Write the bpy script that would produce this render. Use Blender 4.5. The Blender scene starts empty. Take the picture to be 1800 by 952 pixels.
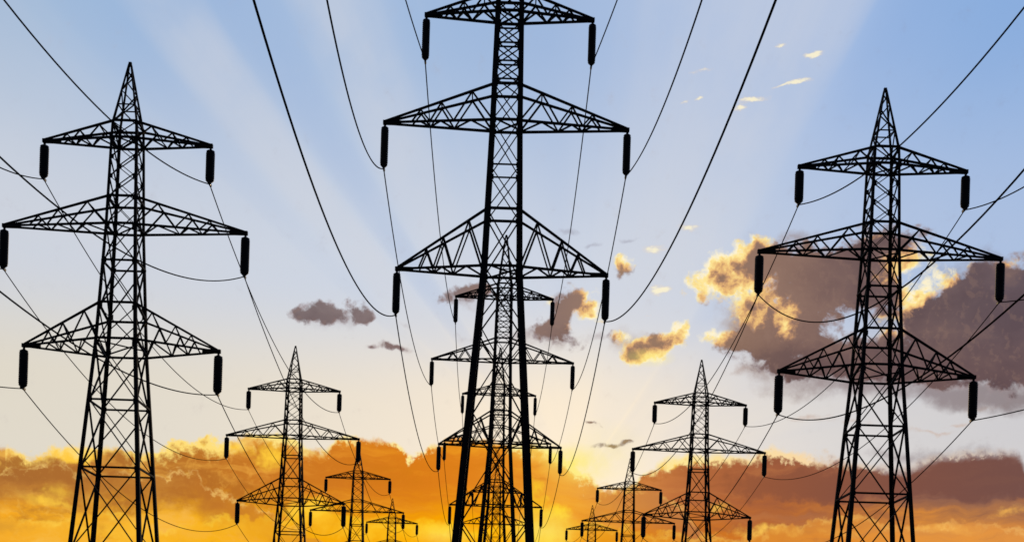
import bpy, bmesh, math, random
from mathutils import Vector, Matrix
R = math.radians
scene = bpy.context.scene
COL = scene.collection

# ------------------------------------------------------------------ camera
# A 45 mm view camera: level, raised front (lens shift), tilted 1.8 degrees to one side.
cam_data = bpy.data.cameras.new('camera')
cam_data.lens = 44.9
cam_data.sensor_width = 36.0
cam_data.shift_x = 0.0167
cam_data.shift_y = 0.4061
cam_data.clip_start = 0.1
cam_data.clip_end = 20000
cam = bpy.data.objects.new('camera', cam_data)
COL.objects.link(cam)
cam.matrix_world = Matrix.Translation((0, 0, 1.7)) @ Matrix.Rotation(R(90), 4, 'X') @ Matrix.Rotation(R(1.8), 4, 'Z')
scene.camera = cam

# ------------------------------------------------------------------ exposure
scene.view_settings.view_transform = 'Standard'
scene.view_settings.look = 'None'
scene.view_settings.exposure = 0.0
scene.view_settings.gamma = 1.0
scene.view_settings.use_curve_mapping = False
scene.cycles.max_bounces = 2
scene.cycles.volume_bounces = 0
scene.cycles.use_denoising = False
scene.cycles.use_adaptive_sampling = False
scene.cycles.filter_width = 1.6

# ------------------------------------------------------------------ sun, low behind the cloud bank
SUN_AZ, SUN_EL = 2.4, 8.0            # degrees east of the view axis, degrees above the horizon
sun_data = bpy.data.lights.new('sun', 'SUN')
sun_data.energy = 1.2
sun_data.angle = R(4)                # softened by the cloud in front of it
sun_data.color = (1.0, 0.72, 0.42)
sun = bpy.data.objects.new('sun', sun_data)
COL.objects.link(sun)
sd = Vector((math.sin(R(SUN_AZ)) * math.cos(R(SUN_EL)), math.cos(R(SUN_AZ)) * math.cos(R(SUN_EL)), math.sin(R(SUN_EL))))
sun.rotation_euler = sd.to_track_quat('Z', 'Y').to_euler()
sun.location = sd * 200

# ------------------------------------------------------------------ sky
world = bpy.data.worlds.new('World')
scene.world = world
world.use_nodes = True
NT = world.node_tree
NT.nodes.clear()
world.cycles.sampling_method = 'NONE'     # the steel is nearly black: the sky it sees needs no extra samples


def lin(c):
    out = []
    for v in c[:3]:
        v /= 255.0
        out.append(v / 12.92 if v <= 0.04045 else ((v + 0.055) / 1.055) ** 2.4)
    return (*out, 1.0)


class Val:
    """A scalar node socket with arithmetic."""
    def __init__(self, s): self.s = s
    def _m(self, op, *o): return math_node(op, self, *o)
    def __add__(self, o): return self._m('ADD', o)
    __radd__ = __add__
    def __sub__(self, o): return self._m('SUBTRACT', o)
    def __rsub__(self, o): return math_node('SUBTRACT', o, self)
    def __mul__(self, o): return self._m('MULTIPLY', o)
    __rmul__ = __mul__
    def __truediv__(self, o): return self._m('DIVIDE', o)
    def __neg__(self): return self._m('MULTIPLY', -1.0)


def plug(sock, v):
    if isinstance(v, Val):
        NT.links.new(v.s, sock)
    elif hasattr(v, 'is_output'):
        NT.links.new(v, sock)
    else:
        sock.default_value = v


def math_node(op, *args, clamp=False):
    n = NT.nodes.new('ShaderNodeMath')
    n.operation = op
    n.use_clamp = clamp
    for i, a in enumerate(args):
        plug(n.inputs[i], a)
    return Val(n.outputs[0])


def clamp01(v): return math_node('ADD', v, 0.0, clamp=True)


def smooth(v, lo, hi, a=0.0, b=1.0):
    n = NT.nodes.new('ShaderNodeMapRange')
    n.interpolation_type = 'SMOOTHSTEP'
    plug(n.inputs['Value'], v)
    for k, x in (('From Min', lo), ('From Max', hi), ('To Min', a), ('To Max', b)):
        n.inputs[k].default_value = x
    return Val(n.outputs['Result'])


def ramp(v, stops, lo=0.0, hi=1.0, interp='B_SPLINE'):
    n = NT.nodes.new('ShaderNodeValToRGB')
    cr = n.color_ramp
    cr.interpolation = interp
    while len(cr.elements) < len(stops):
        cr.elements.new(0.5)
    for e, (p, c) in zip(cr.elements, stops):
        e.position = (p - lo) / (hi - lo)
        e.color = lin(c)
    plug(n.inputs[0], (v - lo) * (1.0 / (hi - lo)))
    return n.outputs['Color']


def curve(v, pts, lo, hi, vlo, vhi):
    """v in lo..hi through a float curve with values in vlo..vhi."""
    n = NT.nodes.new('ShaderNodeFloatCurve')
    c = n.mapping.curves[0]
    c.points[0].location = ((pts[0][0] - lo) / (hi - lo), (pts[0][1] - vlo) / (vhi - vlo))
    c.points[1].location = ((pts[-1][0] - lo) / (hi - lo), (pts[-1][1] - vlo) / (vhi - vlo))
    for x, y in pts[1:-1]:
        c.points.new((x - lo) / (hi - lo), (y - vlo) / (vhi - vlo))
    n.mapping.update()
    plug(n.inputs['Value'], clamp01((v - lo) * (1.0 / (hi - lo))))
    return Val(n.outputs[0]) * (vhi - vlo) + vlo


def mix(f, a, b, mode='MIX'):
    n = NT.nodes.new('ShaderNodeMix')
    n.data_type = 'RGBA'
    n.blend_type = mode
    n.clamp_factor = True
    plug(n.inputs[0], f)
    for i, c in ((6, a), (7, b)):
        if isinstance(c, tuple):
            n.inputs[i].default_value = lin(c)
        else:
            NT.links.new(c, n.inputs[i])
    return n.outputs[2]


def scale_col(c, v):
    n = NT.nodes.new('ShaderNodeVectorMath')
    n.operation = 'SCALE'
    NT.links.new(c, n.inputs[0])
    plug(n.inputs['Scale'], v)
    return n.outputs[0]


def vadd(a, b):
    n = NT.nodes.new('ShaderNodeVectorMath')
    n.operation = 'ADD'
    NT.links.new(a, n.inputs[0])
    if isinstance(b, tuple):
        n.inputs[1].default_value = b
    else:
        NT.links.new(b, n.inputs[1])
    return n.outputs[0]


def vmul(a, t):
    n = NT.nodes.new('ShaderNodeVectorMath')
    n.operation = 'MULTIPLY'
    NT.links.new(a, n.inputs[0])
    n.inputs[1].default_value = t
    return n.outputs[0]


def noise(vec, sc, detail=4.0, rough=0.55, stretch=(1, 1, 1), off=0.0, color=False, lac=2.0):
    n = NT.nodes.new('ShaderNodeTexNoise')
    n.noise_dimensions = '2D'
    n.inputs['Scale'].default_value = sc
    n.inputs['Detail'].default_value = detail
    n.inputs['Roughness'].default_value = rough
    n.inputs['Lacunarity'].default_value = lac
    v = vec
    if stretch != (1, 1, 1):
        v = vmul(v, stretch)
    v = vadd(v, (off * 7.3, off * 4.9, 0))
    NT.links.new(v, n.inputs['Vector'])
    return n.outputs['Color'] if color else Val(n.outputs['Fac'])


def billow(vec, sc, off):
    """Rounded puffs with creases between them, about 0..1."""
    tot = None
    for k, (m, a) in enumerate(((1.0, 1.0), (2.3, 0.55), (5.1, 0.30), (11.0, 0.16))):
        n = noise(vec, sc * m, 0.0, 0.5, off=off + 5.0 * k)
        b = math_node('ABSOLUTE', n - 0.5) * (4.0 * a / 2.01)
        tot = b if tot is None else tot + b
    return tot


def blobs(vec, table):
    """Sum of soft ellipses: (bearing, elevation, half width, half height, turn, weight), in degrees."""
    tot = None
    for az, el, ra, re, rot, w in table:
        m = NT.nodes.new('ShaderNodeMapping')
        m.vector_type = 'TEXTURE'
        m.inputs['Location'].default_value = (az, el, 0)
        m.inputs['Rotation'].default_value = (0, 0, R(rot))
        m.inputs['Scale'].default_value = (ra, re, 1)
        NT.links.new(vec, m.inputs['Vector'])
        g = NT.nodes.new('ShaderNodeTexGradient')
        g.gradient_type = 'SPHERICAL'
        NT.links.new(m.outputs[0], g.inputs[0])
        f = Val(g.outputs['Fac'])
        tot = f * w if tot is None else math_node('MULTIPLY_ADD', f, w, tot)
    return tot


CUMULUS = [
    (9.17, 17.72, 1.49, 1.19, 18.2, 1.0),
    (10.27, 18.2, 1.73, 1.25, -1.8, 1.0),
    (11.11, 18.63, 1.23, 0.9, -1.8, 0.8),
    (10.56, 16.94, 1.48, 1.15, -1.8, 0.8),
    (12.72, 18.12, 3.15, 1.13, -4.8, 1.3),
    (14.64, 18.04, 2.15, 1.34, -1.8, 1.2),
    (13.72, 16.96, 2.89, 1.14, -1.8, 1.0),
    (12.31, 15.86, 2.92, 1.62, -1.8, 1.3),
    (14.04, 14.42, 2.64, 1.28, -1.8, 1.2),
    (11.37, 14.72, 1.72, 0.94, -1.8, 0.9),
    (16.51, 18.72, 2.23, 1.21, -1.8, 1.2),
    (15.86, 17.09, 1.42, 1.35, -1.8, 1.1),
    (12.86, 13.86, 2.67, 0.61, -1.8, 0.8),
    (15.94, 14.58, 1.41, 1.15, -1.8, 0.6),
    (20.27, 15.71, 3.14, 2.45, -1.8, 1.5),
    (22.04, 15.81, 2.85, 2.63, -1.8, 1.5),
    (18.49, 14.92, 2.07, 1.81, 33.2, 1.2),
    (21.67, 13.62, 3.31, 1.35, -1.8, 1.2),
    (18.53, 13.67, 2.52, 0.92, -1.8, 1.0),
    (20.68, 17.01, 1.57, 1.09, -1.8, 1.0),
    (19.58, 16.43, 1.59, 1.33, 28.2, 1.0),
    (16.94, 16.24, 1.4, 1.35, -1.8, 0.7),
    (16.89, 14.32, 1.63, 1.15, -1.8, 0.9),
    (15.48, 14.14, 1.42, 0.93, -1.8, 0.6),
    (17.12, 17.8, 1.17, 0.66, 28.2, 0.6),
    (17.73, 16.87, 0.93, 0.8, 38.2, 0.7),
    (18.4, 17.61, 1.15, 0.53, 18.2, 0.6),
    (-8.37, 15.91, 1.25, 0.61, -1.8, 1.0),
    (-6.75, 16.06, 1.16, 0.65, -1.8, 0.95),
    (-9.24, 15.71, 1.0, 0.37, -1.8, 0.7),
    (-6.11, 15.77, 0.61, 0.42, -1.8, 0.6),
    (-7.14, 16.51, 0.45, 0.51, -1.8, 0.4),
    (-8.01, 16.29, 0.65, 0.46, -1.8, 0.5),
    (-2.34, 16.99, 1.58, 0.51, 6.2, 1.0),
    (-1.19, 17.17, 1.12, 0.47, -1.8, 0.7),
    (2.85, 16.85, 1.37, 0.93, 13.2, 1.2),
    (3.8, 16.51, 0.76, 0.61, -1.8, 0.8),
    (1.84, 15.71, 1.15, 0.71, 28.2, 1.0),
    (2.45, 15.2, 1.27, 0.57, -1.8, 0.8),
    (2.55, 15.79, 0.66, 0.38, -1.8, 0.6),
    (5.14, 18.21, 0.61, 0.73, -1.8, 1.1),
    (6.13, 15.04, 1.51, 0.8, -1.8, 1.2),
    (7.13, 15.23, 1.26, 0.71, -1.8, 1.0),
    (7.74, 15.75, 0.65, 0.75, -1.8, 1.1),
    (6.02, 14.52, 1.26, 0.57, -1.8, 0.8),
    (4.85, 15.42, 0.76, 0.38, -1.8, 0.5),
    (9.5, 15.17, 1.24, 0.56, -1.8, 1.1),
    (10.85, 15.43, 1.23, 0.7, 18.2, 0.9),
    (4.08, 11.8, 0.41, 0.15, -1.8, 0.9),
    (4.8, 10.91, 1.01, 0.22, 2.2, 1.0),
    (-5.06, 14.65, 0.91, 0.21, -4.8, 0.8),
    (-5.94, 14.6, 0.35, 0.12, -1.8, 0.8)]
SOFT = [
    (13.84, 13.25, 3.84, 0.8, -1.8, 0.8),
    (16.68, 13.63, 2.81, 1.16, -1.8, 0.8),
    (11.14, 14.02, 1.72, 0.61, -1.8, 0.7),
    (21.71, 12.49, 3.96, 0.91, -1.8, 1.0),
    (19.01, 12.85, 2.74, 0.78, -1.8, 0.7),
    (10.58, 16.13, 1.72, 1.39, 28.2, 0.8),
    (11.34, 15.42, 1.96, 1.4, -1.8, 0.7),
    (16.6, 15.92, 2.11, 1.59, -1.8, 0.5),
    (1.81, 15.18, 2.04, 0.71, -1.8, 0.6),
    (5.62, 15.23, 2.02, 0.8, -1.8, 0.7),
    (-7.62, 15.73, 2.01, 0.7, -1.8, 0.5),
    (20.43, 17.68, 2.69, 0.78, -1.8, 0.7),
    (12.68, 19.13, 1.7, 0.45, 3.2, 0.6),
    (-1.82, 16.85, 1.79, 0.47, -1.8, 0.5),
    (19.77, 10.28, 3.16, 0.61, -1.8, 0.6),
    (16.78, 10.36, 2.34, 0.33, -1.8, 0.5)]
GLOW = [
    (8.78, 18.12, 1.87, 1.48, 18.2, 1.5),
    (10.0, 18.66, 1.85, 1.02, -1.8, 1.3),
    (10.28, 17.75, 1.97, 1.25, -1.8, 0.95),
    (11.42, 16.92, 1.71, 1.15, -1.8, 0.7),
    (10.32, 16.48, 0.99, 0.92, -1.8, 0.6),
    (10.97, 19.19, 1.23, 0.49, -1.8, 0.7),
    (9.31, 17.31, 1.49, 0.92, -1.8, 0.6),
    (11.27, 17.49, 1.23, 1.37, -1.8, 0.35),
    (12.58, 16.36, 1.07, 0.6, 23.2, 1.3),
    (11.95, 15.68, 1.12, 0.65, -1.8, 1.3),
    (11.32, 16.11, 1.23, 0.92, -1.8, 0.6),
    (17.46, 18.0, 1.74, 0.97, 18.2, 1.5),
    (18.41, 17.39, 1.52, 0.66, 33.2, 1.5),
    (17.62, 16.77, 1.16, 0.89, 43.2, 1.4),
    (16.62, 15.47, 0.94, 0.91, -1.8, 0.9),
    (16.15, 19.07, 1.41, 0.53, -1.8, 0.5),
    (19.53, 17.92, 1.13, 0.26, 8.2, 0.6),
    (21.32, 17.78, 0.89, 0.26, 8.2, 0.5),
    (3.39, 17.32, 1.14, 0.46, -11.8, 0.7),
    (3.75, 16.51, 1.12, 0.84, 38.2, 1.8),
    (1.74, 17.07, 0.51, 0.7, -1.8, 0.8),
    (2.43, 15.79, 0.64, 0.33, -1.8, 0.9),
    (5.13, 18.53, 0.61, 0.59, -1.8, 1.7),
    (6.39, 14.67, 2.14, 0.95, -1.8, 1.7),
    (7.61, 15.82, 1.1, 0.94, -1.8, 2.0),
    (5.61, 15.47, 1.26, 0.42, -1.8, 1.1),
    (9.12, 15.34, 1.49, 0.66, -1.8, 1.6)]
PUFFS = [
    (13.21, 26.09, 0.73, 0.16, 4.2, 1.1),
    (10.66, 24.58, 1.13, 0.19, 0.19999999999999996, 1.0),
    (10.1, 24.31, 0.59, 0.19, -1.8, 0.8),
    (12.59, 25.14, 1.02, 0.12, 4.2, 0.85),
    (11.74, 25.04, 0.98, 0.12, 10.2, 0.6),
    (11.71, 26.46, 0.49, 0.12, 3.2, 0.75),
    (7.68, 24.62, 0.35, 0.15, 8.2, 0.8),
    (8.25, 24.73, 0.4, 0.13, 23.2, 0.7),
    (8.31, 25.74, 0.9, 0.16, 8.2, 0.6),
    (8.02, 19.82, 0.9, 0.27, -1.8, 0.8),
    (6.55, 18.96, 0.81, 0.29, -1.8, 0.9),
    (6.81, 17.34, 0.7, 0.35, 8.2, 1.0),
    (7.69, 17.21, 0.5, 0.18, 28.2, 0.5),
    (6.34, 16.29, 0.35, 0.14, -1.8, 0.4),
    (8.08, 20.27, 0.5, 0.13, -1.8, 0.3)]
WISPS = [
    (-5.06, 14.65, 1.06, 0.24, -4.8, 0.9),
    (-5.94, 14.6, 0.46, 0.14, -1.8, 0.7),
    (-5.09, 15.64, 1.27, 0.24, -1.8, 0.4),
    (2.93, 19.66, 1.14, 0.23, -1.8, 0.6),
    (5.35, 19.35, 0.66, 0.18, 8.2, 0.7),
    (3.92, 19.05, 0.51, 0.18, 8.2, 0.7),
    (2.17, 19.38, 0.76, 0.32, -21.8, 0.7),
    (4.09, 15.46, 1.27, 0.33, 8.2, 0.6),
    (10.16, 14.03, 1.48, 0.38, -1.8, 0.7),
    (13.4, 11.96, 1.69, 0.29, -1.8, 0.6),
    (18.6, 11.25, 1.37, 0.19, -1.8, 0.6),
    (19.5, 11.56, 1.36, 0.18, -1.8, 0.5),
    (-1.76, 15.08, 1.02, 0.29, -1.8, 0.45),
    (0.78, 15.4, 1.28, 0.47, -1.8, 0.6),
    (-6.84, 14.95, 1.01, 0.24, -1.8, 0.3),
    (-0.2, 14.18, 1.02, 0.24, -1.8, 0.4),
    (15.32, 11.69, 1.42, 0.28, -1.8, 0.5),
    (20.38, 12.21, 1.57, 0.32, 3.2, 0.6)]
BANK_DARK = [
    (-20.1, 8.41, 2.71, 0.66, 0.19999999999999996, 1.4),
    (-18.04, 8.41, 1.39, 0.38, -1.8, 0.7),
    (-13.8, 8.73, 1.69, 0.73, -1.8, 0.6),
    (-18.94, 7.56, 1.6, 0.33, -1.8, 0.5),
    (-16.56, 9.36, 0.94, 0.52, -1.8, 0.7),
    (-11.6, 8.26, 1.47, 0.88, -1.8, 0.5),
    (-13.77, 7.88, 1.93, 0.58, -1.8, 0.5),
    (6.31, 9.43, 1.51, 0.44, 18.2, 0.5),
    (14.69, 9.19, 4.05, 1.11, -1.8, 0.9),
    (20.47, 9.33, 4.25, 1.17, -1.8, 1.1),
    (11.3, 9.21, 2.45, 0.98, -1.8, 0.6),
    (-4.88, 9.35, 3.04, 0.89, -1.8, 0.4)]
BANK_GLOW = [
    (-18.99, 9.28, 1.6, 0.56, 6.2, 1.4),
    (-18.3, 9.22, 1.16, 0.52, -1.8, 0.9),
    (-19.05, 7.62, 0.78, 0.43, -1.8, 0.9),
    (-19.38, 7.12, 2.05, 0.24, -1.8, 0.8),
    (-19.24, 6.18, 1.37, 0.38, -1.8, 0.6),
    (-16.34, 6.13, 2.83, 0.53, -1.8, 0.6),
    (-12.14, 10.05, 1.22, 0.43, 8.2, 0.7),
    (-10.41, 9.8, 1.11, 0.88, -1.8, 0.9),
    (-13.36, 10.21, 1.7, 0.29, -1.8, 0.6),
    (-13.8, 8.78, 0.72, 0.19, -1.8, 0.4),
    (-8.72, 7.31, 1.5, 0.59, -1.8, 1.1),
    (-11.55, 6.66, 2.95, 0.49, -1.8, 0.6),
    (-5.81, 6.82, 3.29, 0.8, -1.8, 0.8),
    (-2.64, 6.82, 2.04, 0.7, -1.8, 1.0),
    (-8.11, 7.71, 1.25, 0.74, -1.8, 0.6),
    (1.95, 6.97, 1.78, 0.85, -1.8, 1.2),
    (2.43, 7.86, 1.02, 0.45, -1.8, 0.9),
    (1.52, 8.34, 0.76, 1.5, -1.8, 0.5),
    (7.54, 10.3, 1.5, 0.29, 23.2, 1.0),
    (9.04, 10.43, 0.99, 0.34, -1.8, 0.7),
    (12.71, 10.78, 0.97, 0.24, -1.8, 0.9),
    (9.61, 8.1, 1.24, 0.49, -1.8, 0.4),
    (11.85, 7.25, 1.95, 0.34, 3.2, 0.7),
    (19.18, 7.23, 2.05, 0.33, 0.19999999999999996, 0.9),
    (21.62, 7.9, 1.1, 0.33, 18.2, 0.6),
    (14.99, 7.14, 1.43, 0.39, -1.8, 0.5)]
GLARE = [
    (3.25, 9.99, 1.78, 0.99, -1.8, 0.6),
    (2.74, 10.23, 1.15, 0.59, -1.8, 0.35),
    (1.45, 10.57, 1.53, 0.64, -1.8, 0.5),
    (6.4, 14.57, 1.26, 0.43, -1.8, 0.55),
    (4.51, 10.39, 2.28, 1.72, -1.8, 0.25),
    (1.95, 7.09, 2.04, 1.1, -1.8, 0.6),
    (-2.51, 6.7, 1.53, 0.6, -1.8, 0.4)]
LAYER_A_COL = [(-21.43, (168, 106, 50)), (-14.52, (178, 110, 46)), (-10.88, (200, 120, 40)), (0.47, (240, 160, 40)), (8.07, (190, 120, 70)), (22.24, (140, 100, 92))]
LAYER_A_LIT = [(-21.43, (255, 216, 120)), (-13.31, (250, 206, 130)), (0.47, (255, 210, 60)), (8.07, (250, 200, 110)), (22.24, (200, 160, 130))]
LAYER_B_COL = [(-21.37, (244, 176, 52)), (-14.45, (248, 180, 40)), (-7.07, (250, 178, 14)), (0.54, (255, 186, 10)), (8.14, (222, 140, 40)), (22.3, (228, 152, 76))]
LAYER_B_LIT = [(-21.37, (255, 206, 76)), (-14.45, (255, 208, 70)), (-7.07, (255, 206, 30)), (0.54, (255, 220, 30)), (8.14, (248, 190, 80)), (15.46, (255, 200, 100)), (22.3, (246, 190, 110))]
CLEAR_TOP = [(-21.98, (160, 184, 213)), (-19.3, (158, 184, 216)), (-16.06, (147, 178, 217)), (-12.71, (160, 184, 218)), (-6.52, (160, 186, 220)), (-0.17, (150, 178, 216)), (6.18, (170, 190, 222)), (13.6, (160, 185, 224)), (18.31, (140, 174, 220)), (21.69, (136, 172, 220))]
CLEAR_MID = [(-21.71, (202, 208, 219)), (-14.82, (201, 208, 220)), (-7.47, (197, 207, 223)), (0.14, (196, 206, 222)), (7.75, (200, 208, 222)), (15.09, (176, 194, 222)), (21.96, (170, 190, 222))]
CLEAR_LOW = [(-21.5, (220, 213, 198)), (-14.59, (219, 213, 201)), (-7.22, (226, 217, 202)), (-0.88, (230, 219, 203)), (4.21, (240, 226, 202)), (9.24, (220, 214, 208)), (15.32, (208, 207, 208)), (22.17, (202, 200, 203))]
BODY = [(-10.35, (136, 122, 122)), (-2.3, (130, 112, 112)), (2.8, (136, 110, 102)), (6.59, (168, 134, 104)), (10.34, (148, 116, 98)), (13.99, (120, 95, 92)), (18.69, (108, 89, 90)), (22.05, (98, 84, 92))]
BANK_TOP = [(-21.44, (204, 140, 66)), (-18.74, (188, 120, 54)), (-14.52, (180, 112, 42)), (-11.62, (198, 120, 40)), (-7.15, (210, 120, 32)), (-3.36, (220, 124, 22)), (0.46, (228, 134, 32)), (3.01, (246, 176, 60)), (5.29, (222, 142, 72)), (8.06, (184, 106, 58)), (12.99, (150, 86, 60)), (17.73, (130, 86, 72)), (22.23, (122, 86, 80))]
BANK_LOW = [(-21.36, (244, 164, 32)), (-16.81, (250, 184, 44)), (-12.02, (250, 178, 16)), (-7.07, (246, 168, 0)), (-3.27, (250, 160, 0)), (0.55, (255, 182, 0)), (3.1, (248, 156, 4)), (5.63, (222, 130, 18)), (10.63, (202, 108, 32)), (15.47, (228, 140, 46)), (20.09, (236, 154, 60)), (22.31, (218, 138, 62))]
SOFT_COL = [(-9.83, (178, 172, 178)), (-2.27, (170, 158, 160)), (2.83, (176, 156, 146)), (7.88, (190, 166, 146)), (12.82, (142, 122, 122)), (16.63, (142, 126, 130)), (22.08, (122, 106, 108))]
LUMP_LIGHT = [(-21.42, (250, 196, 84)), (-12.09, (248, 184, 80)), (-7.14, (238, 150, 40)), (-2.07, (246, 164, 24)), (3.03, (252, 190, 60)), (6.82, (222, 146, 76)), (10.56, (192, 118, 66)), (16.58, (166, 112, 82)), (22.25, (164, 114, 84))]
DARK_COL = [(-21.42, (162, 104, 48)), (-12.09, (180, 108, 38)), (-7.14, (206, 120, 28)), (-0.8, (222, 126, 16)), (3.03, (206, 118, 36)), (10.56, (144, 82, 56)), (22.25, (110, 78, 74))]
GLOW_COL = [(-21.42, (255, 200, 66)), (-12.09, (255, 206, 70)), (-4.61, (255, 196, 30)), (1.75, (255, 216, 20)), (8.08, (255, 206, 90)), (22.25, (250, 180, 84))]
RIM_COL = [(-21.47, (255, 214, 110)), (-12.15, (255, 224, 120)), (-4.67, (255, 232, 150)), (2.97, (255, 240, 150)), (9.27, (255, 226, 150)), (14.16, (248, 214, 170)), (22.2, (226, 204, 184))]
WISP_COL = [(10.29, (206, 150, 100)), (11.77, (196, 164, 140)), (15.14, (176, 164, 164)), (19.78, (160, 164, 182))]
BANK_EDGE = [(-21.46, 9.17), (-20.12, 9.06), (-19.0, 9.68), (-16.92, 9.57), (-15.27, 9.82), (-13.85, 10.17), (-11.66, 10.4), (-9.7, 10.7), (-8.19, 10.17), (-7.2, 10.67), (-5.94, 10.69), (-4.93, 10.78), (-4.02, 10.13), (-3.14, 10.61), (-1.37, 10.85), (1.19, 10.86), (2.73, 10.35), (3.78, 9.33), (4.94, 8.91), (6.3, 9.87), (7.54, 10.42), (9.03, 10.55), (10.52, 10.43), (12.47, 10.78), (13.93, 10.45), (15.84, 10.23), (17.72, 10.05), (19.08, 10.39), (20.88, 10.43), (22.22, 9.92)]
LAYER_A = [(-21.44, 8.25), (-20.33, 8.53), (-19.32, 8.76), (-18.27, 8.42), (-16.89, 8.57), (-14.76, 8.64), (-13.69, 8.95), (-13.06, 8.22), (-11.34, 7.78), (-9.07, 6.67), (-4.5, 5.37), (3.14, 5.61), (4.56, 8.75), (5.57, 9.02), (7.6, 8.45), (10.66, 6.01), (16.68, 5.8), (19.68, 5.8), (22.34, 5.79)]
LAYER_B = [(-21.38, 6.5), (-19.36, 6.41), (-18.0, 6.91), (-16.36, 6.86), (-15.4, 6.32), (-13.74, 6.66), (-11.56, 7.08), (-10.08, 6.99), (-8.1, 7.46), (-4.55, 6.87), (-0.73, 7.01), (2.05, 7.72), (4.1, 7.52), (6.89, 7.07), (10.14, 6.87), (13.06, 7.36), (15.21, 7.86), (17.8, 7.37), (20.07, 7.58), (22.31, 7.07)]
BANK_SOFT = [(-21.42, 0.3), (-14.51, 0.22), (-9.14, 0.2), (-3.34, 0.22), (1.75, 0.3), (8.08, 0.28), (13.01, 0.3), (16.58, 0.5), (22.25, 0.55)]
BANK_ROUGH = [(-21.42, 0.9), (-12.09, 0.9), (-9.14, 0.6), (-6.13, 0.55), (-2.07, 0.55), (3.03, 0.8), (8.08, 0.6), (13.01, 0.65), (17.75, 0.45), (22.25, 0.5)]
BANK_RIM_DEPTH = [(-21.42, 0.6), (-14.51, 0.75), (-9.63, 0.8), (-7.89, 0.35), (-5.88, 0.3), (-0.8, 0.35), (3.03, 0.7), (5.06, 0.3), (8.08, 0.55), (13.01, 0.6), (15.4, 0.35), (22.25, 0.3)]
BANK_RIM = [(-21.42, 0.6), (-19.18, 1.0), (-16.87, 0.7), (-13.31, 1.2), (-9.63, 1.2), (-7.89, 0.8), (-5.62, 0.9), (-3.6, 1.0), (0.48, 1.0), (3.03, 1.4), (5.06, 0.5), (6.82, 1.7), (8.83, 1.8), (10.81, 0.8), (12.88, 1.8), (13.97, 0.6), (17.75, 0.6), (19.8, 0.9), (22.25, 0.5)]
BANK_TEXTURE = [(-21.42, 0.85), (-14.51, 0.75), (-10.13, 0.65), (-8.14, 0.25), (-4.61, 0.12), (-0.8, 0.12), (1.75, 0.22), (5.56, 0.16), (10.56, 0.04), (22.25, 0.05)]
NISH = 0.06
RAY_COL = (212, 214, 221)
RAY_SHADE = (128, 164, 216)
BODY_LOW = (108, 82, 80)
BODY_LIGHT = (150, 120, 106)
BODY_DARK = (84, 68, 74)
GLOW_WHITE = (255, 243, 206)
GLOW_DEEP = (238, 190, 122)
GLOW_PALE = (255, 230, 150)
GLOW_TAN = (196, 148, 110)
EDGE_DULL = (156, 140, 142)
PUFF_DULL = (232, 208, 180)
PUFF_PALE = (255, 244, 206)
GLARE_COL = (255, 236, 110)
BACK_COL = (70, 84, 112)
UNDER_COL = (60, 50, 40)
RAY_AZ, RAY_EL = 3.29, 8.88
RAYS = [(-90, 0.0), (-83.5, 0.0), (-67.3, 0.2), (-54.1, 0.1), (-51.2, -0.2), (-49.3, 0), (-45.3, 0.5), (-42.7, 0.15), (-39.1, -0.35), (-36.5, 0.0), (-31.4, 0.5), (-24.7, 0.15), (-19.8, 0.05), (-10.2, -0.1), (-1.3, -0.1), (12.0, 0.4), (25.3, 0.55), (31.5, 0.45), (34.4, -0.15), (38.8, -0.35), (45.2, -0.3), (56.6, -0.2), (90, 0.0)]
EL_LOW = 12.26
EL_MID = 17.49
EL_TOP = 27.67

tc = NT.nodes.new('ShaderNodeTexCoord')
sep = NT.nodes.new('ShaderNodeSeparateXYZ')
NT.links.new(tc.outputs['Generated'], sep.inputs[0])
dx, dy, dz = (Val(sep.outputs[i]) for i in range(3))
AZ = math_node('ARCTAN2', dx, dy) * (180 / math.pi)
EL = math_node('ARCSINE', dz) * (180 / math.pi)
cmb = NT.nodes.new('ShaderNodeCombineXYZ')
plug(cmb.inputs[0], AZ)
plug(cmb.inputs[1], EL)
P = cmb.outputs[0]                       # bearing and elevation in degrees

# clear air: a physical dusk sky under a measured colour gradient
nish = NT.nodes.new('ShaderNodeTexSky')
nish.sky_type = 'NISHITA'
nish.sun_disc = False
nish.sun_elevation = R(SUN_EL)
nish.sun_rotation = R(SUN_AZ)
nish.dust_density = 2.0
top_c = ramp(AZ, CLEAR_TOP, -30, 30)
mid_c = ramp(AZ, CLEAR_MID, -30, 30)
low_c = ramp(AZ, CLEAR_LOW, -30, 30)
clear = mix(smooth(EL, EL_LOW, EL_MID), low_c, mid_c)
clear = mix(smooth(EL, EL_MID, EL_TOP), clear, top_c)
clear = vadd(clear, vmul(nish.outputs[0], (0.05 * NISH, 0.05 * NISH, 0.05 * NISH)))

# rays fanning out from the hidden sun
TH = math_node('ARCTAN2', AZ - RAY_AZ, EL - RAY_EL) * (180 / math.pi)      # degrees from straight up
rr = curve(TH, RAYS, -90, 90, -1, 1)
cmb2 = NT.nodes.new('ShaderNodeCombineXYZ')
plug(cmb2.inputs[0], TH)
rn = noise(cmb2.outputs[0], 0.14, 4, 0.55, off=4.0)
rr = rr + (rn - 0.5) * 0.5
veil = noise(P, 0.16, 5, 0.55, off=9.0)
rr = rr * math_node('MAXIMUM', smooth(EL, 9, 19), smooth(EL, 8.5, 11.5) * smooth(AZ, 3.0, 4.6)) * smooth(veil, 0.3, 0.65, 0.45, 1.2)
clear = mix(clamp01(rr * 0.66), clear, RAY_COL)
clear = mix(clamp01(rr * -0.35), clear, RAY_SHADE)

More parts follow.
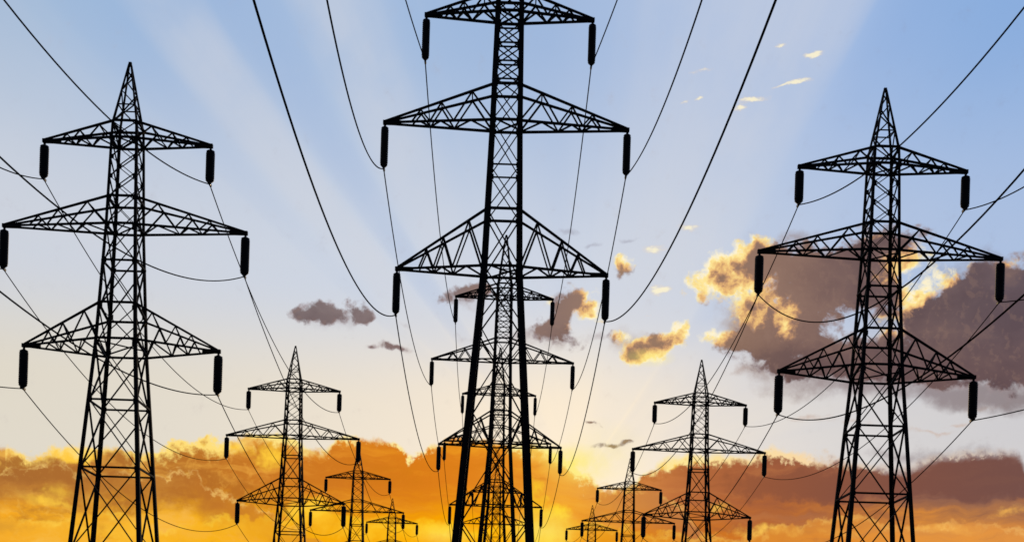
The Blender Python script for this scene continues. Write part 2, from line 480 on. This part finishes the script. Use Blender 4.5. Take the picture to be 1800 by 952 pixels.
# turbulence shared by all the clouds
w1 = vmul(vadd(noise(P, 0.42, 3, 0.5, off=1.0, color=True), (-.5, -.5, -.5)), (1.3, 1.0, 0))
w2 = vmul(vadd(noise(P, 1.7, 3, 0.55, off=2.0, color=True), (-.5, -.5, -.5)), (0.26, 0.24, 0))
P1 = vadd(vadd(P, w1), w2)
fine = noise(P, 1.0, 7, 0.64, off=3.0)
mid_n = noise(P, 0.55, 6, 0.58, off=6.0, stretch=(0.8, 1.2, 1))

# direction towards the sun across the sky, for the relief of the clouds
def towards_sun(vec, step):
    n1 = NT.nodes.new('ShaderNodeVectorMath'); n1.operation = 'SUBTRACT'
    n1.inputs[0].default_value = (SUN_AZ, SUN_EL, 0); NT.links.new(vec, n1.inputs[1])
    n2 = NT.nodes.new('ShaderNodeVectorMath'); n2.operation = 'NORMALIZE'
    NT.links.new(n1.outputs[0], n2.inputs[0])
    return vadd(vec, vmul(n2.outputs[0], (step, step, 0)))

def texture(vec):
    return billow(vec, 0.85, 31.0) * 0.8 + noise(vec, 1.5, 6, 0.62, off=44.0) * 0.9

PW = vadd(P, w2)
PS = towards_sun(PW, 0.16)
tex = texture(PW)                        # about 0.3..1.3, mean 0.74
relief = tex - texture(PS)               # positive on the side facing the sun
broad = noise(P1, 0.30, 5, 0.55, off=61.0, stretch=(0.8, 1.2, 1))
puff = billow(PW, 0.85, 31.0)
grain = noise(P, 3.4, 4, 0.66, off=50.0)

# thin grey wisps
FC = blobs(P1, WISPS)
aC = smooth(FC + (fine - 0.5) * 1.1, 0.18, 0.75)
sky_c = mix(aC * 0.6, clear, ramp(EL, WISP_COL, 5, 30))
# soft undersides of the big clouds
FS = blobs(P1, SOFT)
aS = smooth(FS + (fine - 0.5) * 0.9, 0.05, 0.9)
sky_c = mix(aS * 0.8, sky_c, ramp(AZ, SOFT_COL, -30, 30))

# the cumulus on the right and the small puffs
FA = blobs(P1, CUMULUS)
GA = math_node('MINIMUM', math_node('MAXIMUM', blobs(P1, GLOW) + (mid_n - 0.5) * 0.5, 0.0), 1.5)
DA = FA * 1.15 - 0.44 + (tex - 0.74) * 0.95 + (grain - 0.5) * 0.25
aA = smooth(DA, -0.10, 0.52) * smooth(FA, 0.03, 0.16)
bodyA = ramp(AZ, BODY, -30, 30)
bodyA = mix(smooth(EL, 13, 16.5, 0.6, 0.0), bodyA, BODY_LOW)
bodyA = mix(smooth(broad, 0.46, 0.68) * 0.45, bodyA, BODY_LIGHT)
bodyA = mix(smooth(broad, 0.50, 0.30) * 0.40, bodyA, BODY_DARK)
bodyA = mix(smooth(relief + (fine - .5) * .2, 0.05, 0.35) * 0.22, bodyA, BODY_LIGHT)
rim_relief = relief * smooth(DA, 0.75, 0.15)
# light comes through where the cloud is thin: white, then gold, then tan, then the shaded body
q = DA * 0.72 - rim_relief * 0.8 + (grain - 0.5) * 0.30 + (fine - 0.5) * 0.35
dull = mix(smooth(q, 0.02, 0.42), EDGE_DULL, bodyA)
qw = q + (0.85 - GA) * 0.55
warm = mix(smooth(qw, -0.05, 0.16), GLOW_WHITE, GLOW_PALE)
warm = mix(smooth(qw, 0.12, 0.46), warm, GLOW_DEEP)
warm = mix(smooth(qw, 0.36, 0.66), warm, GLOW_TAN)
warm = mix(smooth(qw, 0.50, 0.85), warm, bodyA)
colA = mix(smooth(GA, 0.08, 0.5), dull, warm)
sky_c = mix(aA, sky_c, colA)

# bright puffs and streaks high up
P2 = vadd(P, vmul(vadd(noise(P, 1.6, 4, 0.6, off=2.5, color=True, stretch=(.7, 1.3, 1)), (-.5, -.5, -.5)), (0.5, 0.3, 0)))
FB = blobs(P2, PUFFS)
DB = FB * 1.1 - 0.30 + (noise(P, 2.2, 6, 0.62, off=40.0, stretch=(0.6, 1.6, 1)) - 0.5) * 1.1
sky_c = mix(smooth(DB, 0.0, 0.6) * 0.85, sky_c, mix(smooth(DB, 0.1, 0.45), PUFF_DULL, PUFF_PALE))

# the long bank along the bottom
top_edge = curve(AZ, BANK_EDGE, -30, 30, 5, 14)
soft_r = curve(AZ, BANK_ROUGH, -30, 30, 0, 2)
crest_n = noise(P1, 0.40, 6, 0.60, off=93.0, stretch=(0.7, 1.0, 1))
soft_e = curve(AZ, BANK_SOFT, -30, 30, 0, 2)
DBk = top_edge - EL + ((billow(PW, 0.80, 12.0) - 0.36) * 0.40 + (crest_n - 0.5) * 2.2 + (grain - 0.5) * 0.25) * soft_r
aBk = smooth(math_node('DIVIDE', DBk, soft_e), -0.3, 1.0)
rim_w = curve(AZ, BANK_RIM, -30, 30, 0, 2)
rim_d = curve(AZ, BANK_RIM_DEPTH, -30, 30, 0, 2)
rimn = noise(P, 0.6, 3, 0.5, off=17.0)
rim = smooth(math_node('DIVIDE', DBk - 0.05 - relief * 0.4 + (grain - 0.5) * 0.5, rim_d), 1.0, 0.0) * rim_w * smooth(rimn, 0.3, 0.55, 0.4, 1.25)
hi_c = ramp(AZ, BANK_TOP, -30, 30)
lo_c = ramp(AZ, BANK_LOW, -30, 30)
wav = noise(P1, 0.5, 7, 0.62, off=21.0, stretch=(0.32, 1.7, 1))
bank = mix(smooth(EL + (wav - 0.5) * 3.0, 8.9, 6.5), hi_c, lo_c)
lump = noise(PW, 0.6, 7, 0.64, off=25.0, stretch=(0.7, 1.3, 1))
lump_w = curve(AZ, BANK_TEXTURE, -30, 30, 0, 1)
lite_c = ramp(AZ, LUMP_LIGHT, -30, 30)
dark_c = ramp(AZ, DARK_COL, -30, 30)
strat = noise(P1, 0.9, 6, 0.6, off=101.0, stretch=(0.22, 1.6, 1))
bank = mix(smooth(strat, 0.5, 0.72) * 0.45, bank, lite_c)
bank = mix(smooth(strat, 0.48, 0.28) * 0.45, bank, dark_c)
bank = mix(smooth(lump, 0.5, 0.74) * lump_w, bank, lite_c)
bank = mix(clamp01(smooth(lump, 0.5, 0.28) * 0.7 * lump_w), bank, dark_c)
dk = blobs(P1, BANK_DARK)
bank = mix(smooth(dk + (tex - .74) * .6 + (grain - .5) * .3, 0.12, 0.6) * smooth(dk, 0.0, 0.2) * 0.85, bank, dark_c)
bank = mix(clamp01(smooth(relief + (fine - .5) * .3, 0.08, 0.40) * 0.35 * lump_w), bank, lite_c)
gl = blobs(P1, BANK_GLOW)
bank = mix(smooth(gl + (tex - .74) * .5 + (grain - .5) * .4, 0.08, 0.95) * smooth(gl, 0.0, 0.25), bank, ramp(AZ, GLOW_COL, -30, 30))
bank = mix(clamp01(rim), bank, ramp(AZ, RIM_COL, -30, 30))
sky_c = mix(aBk, sky_c, bank)

# nearer cloud layers in front of the bank, each with its own lit crest
def layer(col, edge, off, body, crest, fade, rough, crest_d, opac):
    e = curve(AZ, edge, -30, 30, 0, 14)
    d = e - EL + ((billow(PW, 0.9, off) - 0.36) * 0.6 + (fine - 0.5) * 0.8 + (grain - 0.5) * 0.3) * rough
    a = smooth(d, -0.05, 0.15) * smooth(d, fade, fade * 0.25)
    n = noise(P, 0.8, 4, 0.55, off=off + 3.0)
    c = mix(smooth(d + (grain - 0.5) * 0.4, crest_d, 0.0) * smooth(n, 0.35, 0.62), body, crest)
    return mix(a * opac, col, c)

sky_c = layer(sky_c, LAYER_A, 71.0, ramp(AZ, LAYER_A_COL, -30, 30), ramp(AZ, LAYER_A_LIT, -30, 30), 2.0, 0.7, 0.28, 0.75)
sky_c = layer(sky_c, LAYER_B, 83.0, ramp(AZ, LAYER_B_COL, -30, 30), ramp(AZ, LAYER_B_LIT, -30, 30), 1.6, 0.6, 0.35, 0.6)

# the glare of the hidden sun
glare = blobs(P, GLARE)
sky_c = mix(clamp01(glare * smooth(fine, 0.25, 0.65, 0.55, 1.1)), sky_c, GLARE_COL)

# the half of the sky behind the viewer is dusk blue and dimmer
back = smooth(dy, 0.55, -0.25)
sky_c = mix(back, sky_c, BACK_COL)
sky_c = mix(smooth(EL, -0.5, -4.0), sky_c, UNDER_COL)
sky_col = sky_c


bg = NT.nodes.new('ShaderNodeBackground')
bg.inputs['Strength'].default_value = 1.0
NT.links.new(sky_col, bg.inputs['Color'])
wout = NT.nodes.new('ShaderNodeOutputWorld')
NT.links.new(bg.outputs[0], wout.inputs['Surface'])


# ------------------------------------------------------------------ materials
def material(name, base, rough, metal=0.0, var=0.5, scale=3.0, bump=0.0):
    m = bpy.data.materials.new(name)
    m.use_nodes = True
    t = m.node_tree
    b = t.nodes['Principled BSDF']
    n = t.nodes.new('ShaderNodeTexNoise')
    n.inputs['Scale'].default_value = scale
    n.inputs['Detail'].default_value = 6
    c = t.nodes.new('ShaderNodeTexCoord')
    t.links.new(c.outputs['Object'], n.inputs['Vector'])
    r = t.nodes.new('ShaderNodeValToRGB')
    r.color_ramp.elements[0].position = 0.3
    r.color_ramp.elements[1].position = 0.7
    r.color_ramp.elements[0].color = (*[v * (1 - var) for v in base], 1)
    r.color_ramp.elements[1].color = (*[v * (1 + var) for v in base], 1)
    t.links.new(n.outputs['Fac'], r.inputs[0])
    t.links.new(r.outputs[0], b.inputs['Base Color'])
    b.inputs['Roughness'].default_value = rough
    b.inputs['Metallic'].default_value = metal
    b.inputs['Specular IOR Level'].default_value = 0.12
    if bump:
        bp = t.nodes.new('ShaderNodeBump')
        bp.inputs['Strength'].default_value = bump
        t.links.new(n.outputs['Fac'], bp.inputs['Height'])
        t.links.new(bp.outputs[0], b.inputs['Normal'])
    return m


STEEL = material('dark_painted_steel', (0.010, 0.009, 0.010), 0.8, 0.0, 0.4, 2.0)
GLAZE = material('dark_glazed_insulator', (0.010, 0.009, 0.010), 0.6, 0.0, 0.3, 8.0)
CABLE = material('weathered_conductor', (0.014, 0.012, 0.011), 0.9, 0.0, 0.3, 10.0)
CABLE.node_tree.nodes['Principled BSDF'].inputs['Specular IOR Level'].default_value = 0.0
EARTH = material('dry_field_earth', (0.06, 0.052, 0.035), 0.95, 0.0, 0.5, 0.25, 0.4)

# ------------------------------------------------------------------ ground
def make_ground():
    bm = bmesh.new()
    n = 60
    def coord(i):
        t = (i / n) * 2 - 1
        return math.copysign(abs(t) ** 3, t) * 6000
    g = [[bm.verts.new((coord(i), coord(j) + 150, 0)) for j in range(n + 1)] for i in range(n + 1)]
    for i in range(n):
        for j in range(n):
            bm.faces.new((g[i][j], g[i + 1][j], g[i + 1][j + 1], g[i][j + 1]))
    me = bpy.data.meshes.new('ground')
    bm.to_mesh(me); bm.free()
    me.materials.append(EARTH)
    o = bpy.data.objects.new('ground', me)
    o['kind'] = 'structure'
    COL.objects.link(o)
make_ground()


# ------------------------------------------------------------------ steelwork helpers
def frame_of(a, b, hint=None):
    d = (b - a).normalized()
    up = hint if hint is not None else (Vector((0, 0, 1)) if abs(d.z) < 0.95 else Vector((1, 0, 0)))
    s = d.cross(up).normalized()
    return d, s, s.cross(d).normalized()


def bar(bm, a, b, w, h=None, w2=None):
    """A flat steel member of section w x h from a to b."""
    a, b = Vector(a), Vector(b)
    h = h or w
    d, s, u = frame_of(a, b)
    k = (w2 or w) / w
    ra = [bm.verts.new(a + s * (i * w / 2) + u * (j * h / 2)) for i, j in ((-1, -1), (1, -1), (1, 1), (-1, 1))]
    rb = [bm.verts.new(b + s * (i * w * k / 2) + u * (j * h * k / 2)) for i, j in ((-1, -1), (1, -1), (1, 1), (-1, 1))]
    for i in range(4):
        bm.faces.new((ra[i], ra[(i + 1) % 4], rb[(i + 1) % 4], rb[i]))
    bm.faces.new(ra[::-1]); bm.faces.new(rb)


def angle_bar(bm, pts, ws, sx, sy, t=0.22):
    """An L-section leg through pts; the heel points outwards (sx, sy)."""
    rings = []
    for p, w in zip(pts, ws):
        p = Vector(p)
        k = w * t
        prof = [(0, 0), (-w, 0), (-w, -k), (-k, -k), (-k, -w), (0, -w)]
        rings.append([bm.verts.new(p + Vector((sx * (x + w / 2), sy * (y + w / 2), 0))) for x, y in prof])
    for r0, r1 in zip(rings, rings[1:]):
        for i in range(6):
            bm.faces.new((r0[i], r0[(i + 1) % 6], r1[(i + 1) % 6], r1[i]))
    bm.faces.new(rings[0][::-1]); bm.faces.new(rings[-1])


def plate(bm, c, ax, hgt, half, th):
    """A gusset plate centred on c, lying in the tower face whose normal is along ax ('x' or 'y')."""
    c = Vector(c)
    ex = Vector((th / 2, half, hgt)) if ax == 'x' else Vector((half, th / 2, hgt))
    vs = [bm.verts.new(c + Vector((i * ex.x, j * ex.y, k * ex.z))) for i in (-1, 1) for j in (-1, 1) for k in (-1, 1)]
    for f in ((0, 1, 3, 2), (4, 6, 7, 5), (0, 4, 5, 1), (2, 3, 7, 6), (0, 2, 6, 4), (1, 5, 7, 3)):
        bm.faces.new([vs[i] for i in f])


def link_mesh(name, bm, m, parent=None, smooth_shade=False):
    bmesh.ops.recalc_face_normals(bm, faces=bm.faces)
    me = bpy.data.meshes.new(name)
    bm.to_mesh(me); bm.free()
    me.materials.append(m)
    if smooth_shade:
        for p in me.polygons:
            p.use_smooth = True
    o = bpy.data.objects.new(name, me)
    COL.objects.link(o)
    o.parent = parent
    return o


def insulator_bm(tip, link, length, rad):
    """Shackle, cap, a stack of closely set discs and a clamp, hanging below tip."""
    bm = bmesh.new()
    z0 = tip.z - link
    prof = [(0.0, tip.z + 0.03), (0.06, tip.z + 0.03), (0.06, z0 + 0.06), (rad * .62, z0 + 0.02), (rad * .8, z0 - 0.03)]
    n = max(8, round(length / 0.1))
    p = length / n
    for k in range(n):
        z = z0 - k * p
        e = 0.93 if k in (0, n - 1) else 1.0
        prof += [(rad * .93 * e, z - p * .1), (rad * e, z - p * .4), (rad * e, z - p * .65), (rad * .93 * e, z - p * .92)]
    zb = z0 - length
    prof += [(rad * .62, zb - 0.05), (rad * .35, zb - 0.10), (0.05, zb - 0.13), (0.0, zb - 0.14)]
    seg = 14
    rings = []
    for r, z in prof:
        if r == 0:
            rings.append([bm.verts.new((tip.x, tip.y, z))])
        else:
            rings.append([bm.verts.new((tip.x + r * math.cos(2 * math.pi * i / seg), tip.y + r * math.sin(2 * math.pi * i / seg), z)) for i in range(seg)])
    for a, b in zip(rings, rings[1:]):
        for i in range(seg):
            j = (i + 1) % seg
            if len(a) == 1: bm.faces.new((a[0], b[i], b[j]))
            elif len(b) == 1: bm.faces.new((a[i], a[j], b[0]))
            else: bm.faces.new((a[i], a[j], b[j], b[i]))
    # the clamp the conductor lies in
    bar(bm, (tip.x, tip.y - 0.28, zb - 0.13), (tip.x, tip.y + 0.28, zb - 0.13), 0.09, 0.10)
    return bm


U = 0.02824                              # metres per survey unit of the tower drawings below
EYE = 60                                 # the tower drawings measure heights from eye level, 60 units above ground


class Tower:
    """Dimensions of one kind of pylon (in survey units)."""
    def __init__(s, widths, nodes, rings, arms, apex, leg, brace, ringw, chord, ins, plan_rings):
        s.widths, s.nodes, s.rings, s.arms, s.apex = widths, nodes, rings, arms, apex
        s.leg, s.brace, s.ringw, s.chord, s.ins, s.plan_rings = leg, brace, ringw, chord, ins, plan_rings
    def hw(s, h):
        w = s.widths
        for (h0, a), (h1, b) in zip(w, w[1:]):
            if h <= h1:
                break
        return (a + (b - a) * (h - h0) / (h1 - h0)) / 2 * U
    def z(s, h): return (h + EYE) * U
    def corner(s, h, sx, sy):
        q = s.hw(h)
        return Vector((sx * q, sy * q, s.z(h)))


CORN = [(-1, -1), (1, -1), (1, 1), (-1, 1)]


def build_tower(T, name):
    root = bpy.data.objects.new(name, None)
    root.empty_display_size = 0.5
    COL.objects.link(root)
    top = T.nodes[-1]
    # four legs
    for sx, sy in CORN:
        bm = bmesh.new()
        hs = [h for h, _ in T.widths]
        w0, w1 = T.leg
        ws = [(w0 + (w1 - w0) * min(1, max(0, (h - hs[0]) / (hs[-1] - hs[0])))) * U for h in hs]
        angle_bar(bm, [T.corner(h, sx, sy) for h in hs], ws, sx, sy)
        for k, h in enumerate(T.nodes[1:-1]):      # splice and gusset plates where the bracing meets the leg
            c = T.corner(h, sx, sy)
            g = T.brace * U
            plate(bm, c - Vector((sx * g * .9, -sy * 0.012, 0)), 'y', g * 1.5, g * 1.25, 0.03)
            plate(bm, c - Vector((-sx * 0.012, sy * g * .9, 0)), 'x', g * 1.5, g * 1.25, 0.03)
        # concrete-set foot plate
        plate(bm, T.corner(T.nodes[0], sx, sy) + Vector((0, 0, 0.06)), 'x', 0.05, 0.3, 0.6)
        link_mesh('leg', bm, STEEL, root)
    # crossed bracing on the four faces
    bm = bmesh.new()
    for h0, h1 in zip(T.nodes, T.nodes[1:]):
        for f in range(4):
            a, b = CORN[f], CORN[(f + 1) % 4]
            n = Vector((a[0] + b[0], a[1] + b[1], 0)) * 0.5
            wide = (h1 - h0) > 80
            wb = T.brace * U * (1.25 if wide else 0.9)
            bar(bm, T.corner(h0, *a) + n * 0.02, T.corner(h1, *b) + n * 0.02, wb, wb * .5)
            bar(bm, T.corner(h0, *b) - n * 0.05, T.corner(h1, *a) - n * 0.05, wb, wb * .5)
    tilts = {}
    for arm in T.arms:
        tilts[arm[0]] = tilts[arm[1]] = arm[3]
    for h in T.rings:
        k = tilts.get(h, 0)
        heavy = T.chord / T.ringw if h in tilts else 1.0
        for f in range(4):
            a, b = CORN[f], CORN[(f + 1) % 4]
            n = Vector((a[0] + b[0], a[1] + b[1], 0)) * 0.5
            bar(bm, T.corner(h - a[1] * k, *a) + n * 0.07, T.corner(h - b[1] * k, *b) + n * 0.07, T.ringw * heavy * U)
    for h in T.plan_rings:
        bar(bm, T.corner(h, -1, -1) + Vector((0, 0, .11)), T.corner(h, 1, 1) + Vector((0, 0, .11)), T.brace * U * .8)
        bar(bm, T.corner(h, 1, -1) - Vector((0, 0, .11)), T.corner(h, -1, 1) - Vector((0, 0, .11)), T.brace * U * .8)
    link_mesh('bracing', bm, STEEL, root)
    # pointed peak
    bm = bmesh.new()
    zt, za, q = T.z(top), T.z(T.apex), T.hw(top)
    tipw = 0.05
    def pk(t, sx, sy):
        return Vector((sx * (q + (tipw - q) * t), sy * (q + (tipw - q) * t), zt + (za - zt) * t))
    for sx, sy in CORN:
        bar(bm, pk(0, sx, sy), pk(1, sx, sy), T.leg[1] * U * .8, w2=T.leg[1] * U * .5)
    ts = [0, .30, .54, .74, .90]
    for k, (t0, t1) in enumerate(zip(ts, ts[1:])):
        for f in range(4):
            a, b = CORN[f], CORN[(f + 1) % 4]
            if (k + f) % 2: a, b = b, a
            bar(bm, pk(t0, *a), pk(t1, *b), T.brace * U * .75)
            if k == 1: bar(bm, pk(t0, *a), pk(t0, *b), T.brace * U * .7)
    plate(bm, (0, 0, za), 'x', 0.10, 0.07, 0.14)
    link_mesh('peak', bm, STEEL, root)
    # six crossarms with their insulators
    fr = [0.0, .20, .36, .48, .58, .67, .75]
    for hb, ht, span, tilt, ilen in T.arms:
        for sx in (-1, 1):
            bm = bmesh.new()
            tip = Vector((sx * span * U, 0, T.z(hb) - 0.04))
            cw = T.chord * U
            ch = {}
            for sy in (-1, 1):
                b0, t0 = T.corner(hb - sy * tilt, sx, sy), T.corner(ht - sy * tilt, sx, sy)
                end = tip + Vector((0, sy * 0.07, 0))
                ch[sy] = (b0, t0, end)
                bar(bm, b0, end, cw, w2=cw * .8)
                bar(bm, t0, end + Vector((0, 0, 0.06)), cw, w2=cw * .8)
                for k in range(len(fr) - 1):       # zigzag web of the side face
                    lo, hi = (b0, t0) if k % 2 == 0 else (t0, b0)
                    p, r = lo.lerp(end, fr[k]), hi.lerp(end, fr[k + 1])
                    bar(bm, p, r, T.brace * U * (.85 if k else .95))
            for k in range(len(fr) - 2):           # zigzag between the two lower chords
                s = 1 if k % 2 == 0 else -1
                bar(bm, ch[s][0].lerp(ch[s][2], fr[k]), ch[-s][0].lerp(ch[-s][2], fr[k + 1]), T.brace * U * .8)
            for k in (1, 3):                       # ties between the two upper chords
                bar(bm, ch[1][1].lerp(ch[1][2], fr[k]), ch[-1][1].lerp(ch[-1][2], fr[k]), T.brace * U * .7)
            out = Vector((sx * 4.5 * U, 0, 0))
            bar(bm, tip - out * 3.5, tip + out * .8, cw * .95)
            plate(bm, tip - Vector((sx * 0.35, 0, -0.02)), 'y', 0.09, 0.45, 0.2)
            arm = link_mesh('crossarm', bm, STEEL, root)
            link, length, rad = T.ins[0] * U, ilen * U, T.ins[1] * U
            link_mesh('insulator', insulator_bm(tip, link, length, rad), GLAZE, arm, True)
    return root


LOWNODES = [-60, 45, 212, 357, 475, 575, 638, 720, 784, 832, 868, 902, 935, 964]
SIDE = Tower(widths=[(-60, 157), (575, 68), (784, 50), (935, 43), (964, 41)], nodes=LOWNODES,
             rings=[45, 212, 357, 475, 575, 638, 720, 784, 832, 935, 964],
             arms=[(575, 638, 171, 8, 62), (784, 832, 212, 1, 62), (935, 964, 146, 1, 53)], apex=1073,
             leg=(8.7, 4.5), brace=2.6, ringw=3.1, chord=3.6, ins=(8, 8.0), plan_rings=[575, 784, 935])
MID = Tower(widths=[(-60, 172), (730, 62), (986, 48), (1177, 42), (1214, 40)],
            nodes=[-60, 90, 292, 482, 630, 730, 830, 907, 986, 1049, 1081, 1113, 1145, 1177, 1214],
            rings=[730, 830, 907, 986, 1049, 1081, 1113, 1145, 1177, 1214],
            arms=[(730, 830, 184, 0, 67), (986, 1049, 213, 0, 67), (1177, 1214, 146, 0, 67)], apex=1363,
            leg=(13.0, 8.2), brace=3.1, ringw=2.4, chord=4.0, ins=(8, 6.9), plan_rings=[730, 986, 1177])

# ------------------------------------------------------------------ the three rows of pylons
D = 63.4                                 # metres to the first pylons
ROWS = {
    'left': (SIDE, [(-675, 1.0), (-675, 1.83), (-655, 2.60), (-627, 3.30)]),
    'middle': (MID, [(-11, 1.0), (-8, 1.72), (-20, 2.29), (-25, 3.44)]),
    'right': (SIDE, [(653, 1.0), (632, 1.83), (590, 2.62), (533, 3.30)]),
}
PYLON_LABELS = {
    'left': ['large black lattice pylon nearest in the left row, standing by the left edge',
             'medium lattice pylon second in the left row, against the orange cloud bank',
             'small lattice pylon third in the left row, with its peak below a bigger pylon\'s insulator',
             'smallest and farthest lattice pylon of the left row, only its top in view'],
    'middle': ['huge thick-legged lattice pylon nearest in the middle row, its peak out of the picture',
               'lattice pylon second in the middle row, peak showing between the legs of the nearest pylon',
               'lattice pylon third in the middle row, mostly hidden behind two bigger ones',
               'farthest pylon of the middle row, seen low down between the legs of the nearest one'],
    'right': ['large black lattice pylon nearest in the right row, in front of the purple cloud',
              'medium lattice pylon second in the right row, left of the large right-hand one',
              'small lattice pylon third in the right row, its peak below a bigger pylon\'s insulator',
              'smallest and farthest lattice pylon of the right row, low beside the sun glow'],
}


def copy_tree(o, parent=None):
    c = o.copy()
    COL.objects.link(c)
    c.parent = parent
    for ch in o.children:
        copy_tree(ch, c)
    return c


protos = {}
for row, (T, spots) in ROWS.items():
    for k, (X, d) in enumerate(spots):
        if T not in protos:
            protos[T] = o = build_tower(T, 'lattice_pylon')
        else:
            o = copy_tree(protos[T])
        o.location = (X * U, d * D, -0.1 if row == 'right' else 0)   # the right-hand strip lies a little lower
        o['label'] = PYLON_LABELS[row][k]
        o['category'] = 'pylon'
        o['group'] = 'lattice pylons in three rows'

# ------------------------------------------------------------------ conductors
LEVEL = ['lower', 'middle', 'upper']


def conductor(T, pts, sags, rad):
    """One continuous wire slung through pts, hanging between them."""
    bm = bmesh.new()
    line = []
    for (p, q), s in zip(zip(pts, pts[1:]), sags):
        n = 56
        for i in range(n + (q is pts[-1])):
            t = i / n
            v = p.lerp(q, t)
            v.z -= 4 * s * t * (1 - t)
            line.append(v)
    rings = []
    for i, p in enumerate(line):
        d = (line[min(i + 1, len(line) - 1)] - line[max(i - 1, 0)]).normalized()
        s = d.cross(Vector((0, 0, 1))).normalized()
        u = s.cross(d)
        rings.append([bm.verts.new(p + s * (rad * math.cos(a)) + u * (rad * math.sin(a))) for a in (k * math.pi / 3 for k in range(6))])
    for a, b in zip(rings, rings[1:]):
        for i in range(6):
            bm.faces.new((a[i], a[(i + 1) % 6], b[(i + 1) % 6], b[i]))
    bm.faces.new(rings[0][::-1]); bm.faces.new(rings[-1])
    return bm


NEAR_D = {'left': .10, 'middle': .02, 'right': .10}      # the pylon over the viewer, out of sight
NEAR = {   # where each wire hangs there: (offset of that pylon, dip of the span, height change)
    'left': [[(-679, 109, 0), (-680, 125, 12)], [(-690, 160, -20), (-720, 178, -80)], [(-440, 193, 3), (-694, 165, 0)]],
    'middle': [[(4, 181, 7), (8, 167, 10)], [(70, 231, 0), (-19, 168, 0)], [(-100, 113, 0), (126, 92, 0)]],
    'right': [[(597, 147, 12), (664, 72, -6)], [(634, 247, -27), (679, 138, 0)], [(646, 174, 0), (460, 172, 20)]],
}
FAR = {'left': (-610, 4.05), 'middle': (-25, 4.3), 'right': (490, 4.05)}    # the pylon past the last one
DIP = {'left': [620, 600, 600, 500], 'middle': [633, 600, 400, 430], 'right': [620, 600, 600, 500]}
for row, (T, spots) in ROWS.items():
    for lev, (hb, ht, span, _, ilen) in enumerate(T.arms):
        drop = (T.ins[0] + ilen) * U + 0.15
        for k, sx in enumerate((-1, 1)):
            x0, dip0, dh = NEAR[row][lev][k]
            chain = [(x0, NEAR_D[row] - .8), (x0, NEAR_D[row])] + spots + [FAR[row]]
            pts = [Vector(((X + sx * span) * U, d * D, T.z(hb + (dh if i < 2 else 0)) - (0.14 if row == 'right' else 0.04) - drop)) for i, (X, d) in enumerate(chain)]
            sags = [90 * U, dip0 * U] + [f * ((b[1] - a[1]) / 2) ** 2 * U for f, a, b in zip(DIP[row], chain[2:], chain[3:])]
            o = link_mesh('conductor_cable', conductor(T, pts, sags, 0.029 if row == 'middle' else (0.029 if lev == 2 else 0.027)), CABLE, None, True)
            o['label'] = 'thin dark wire slung under the %s %s insulators of the %s row of pylons' % (LEVEL[lev], 'left-hand' if sx < 0 else 'right-hand', row)
            o['category'] = 'power line'
            o['group'] = 'wires strung between the pylons'
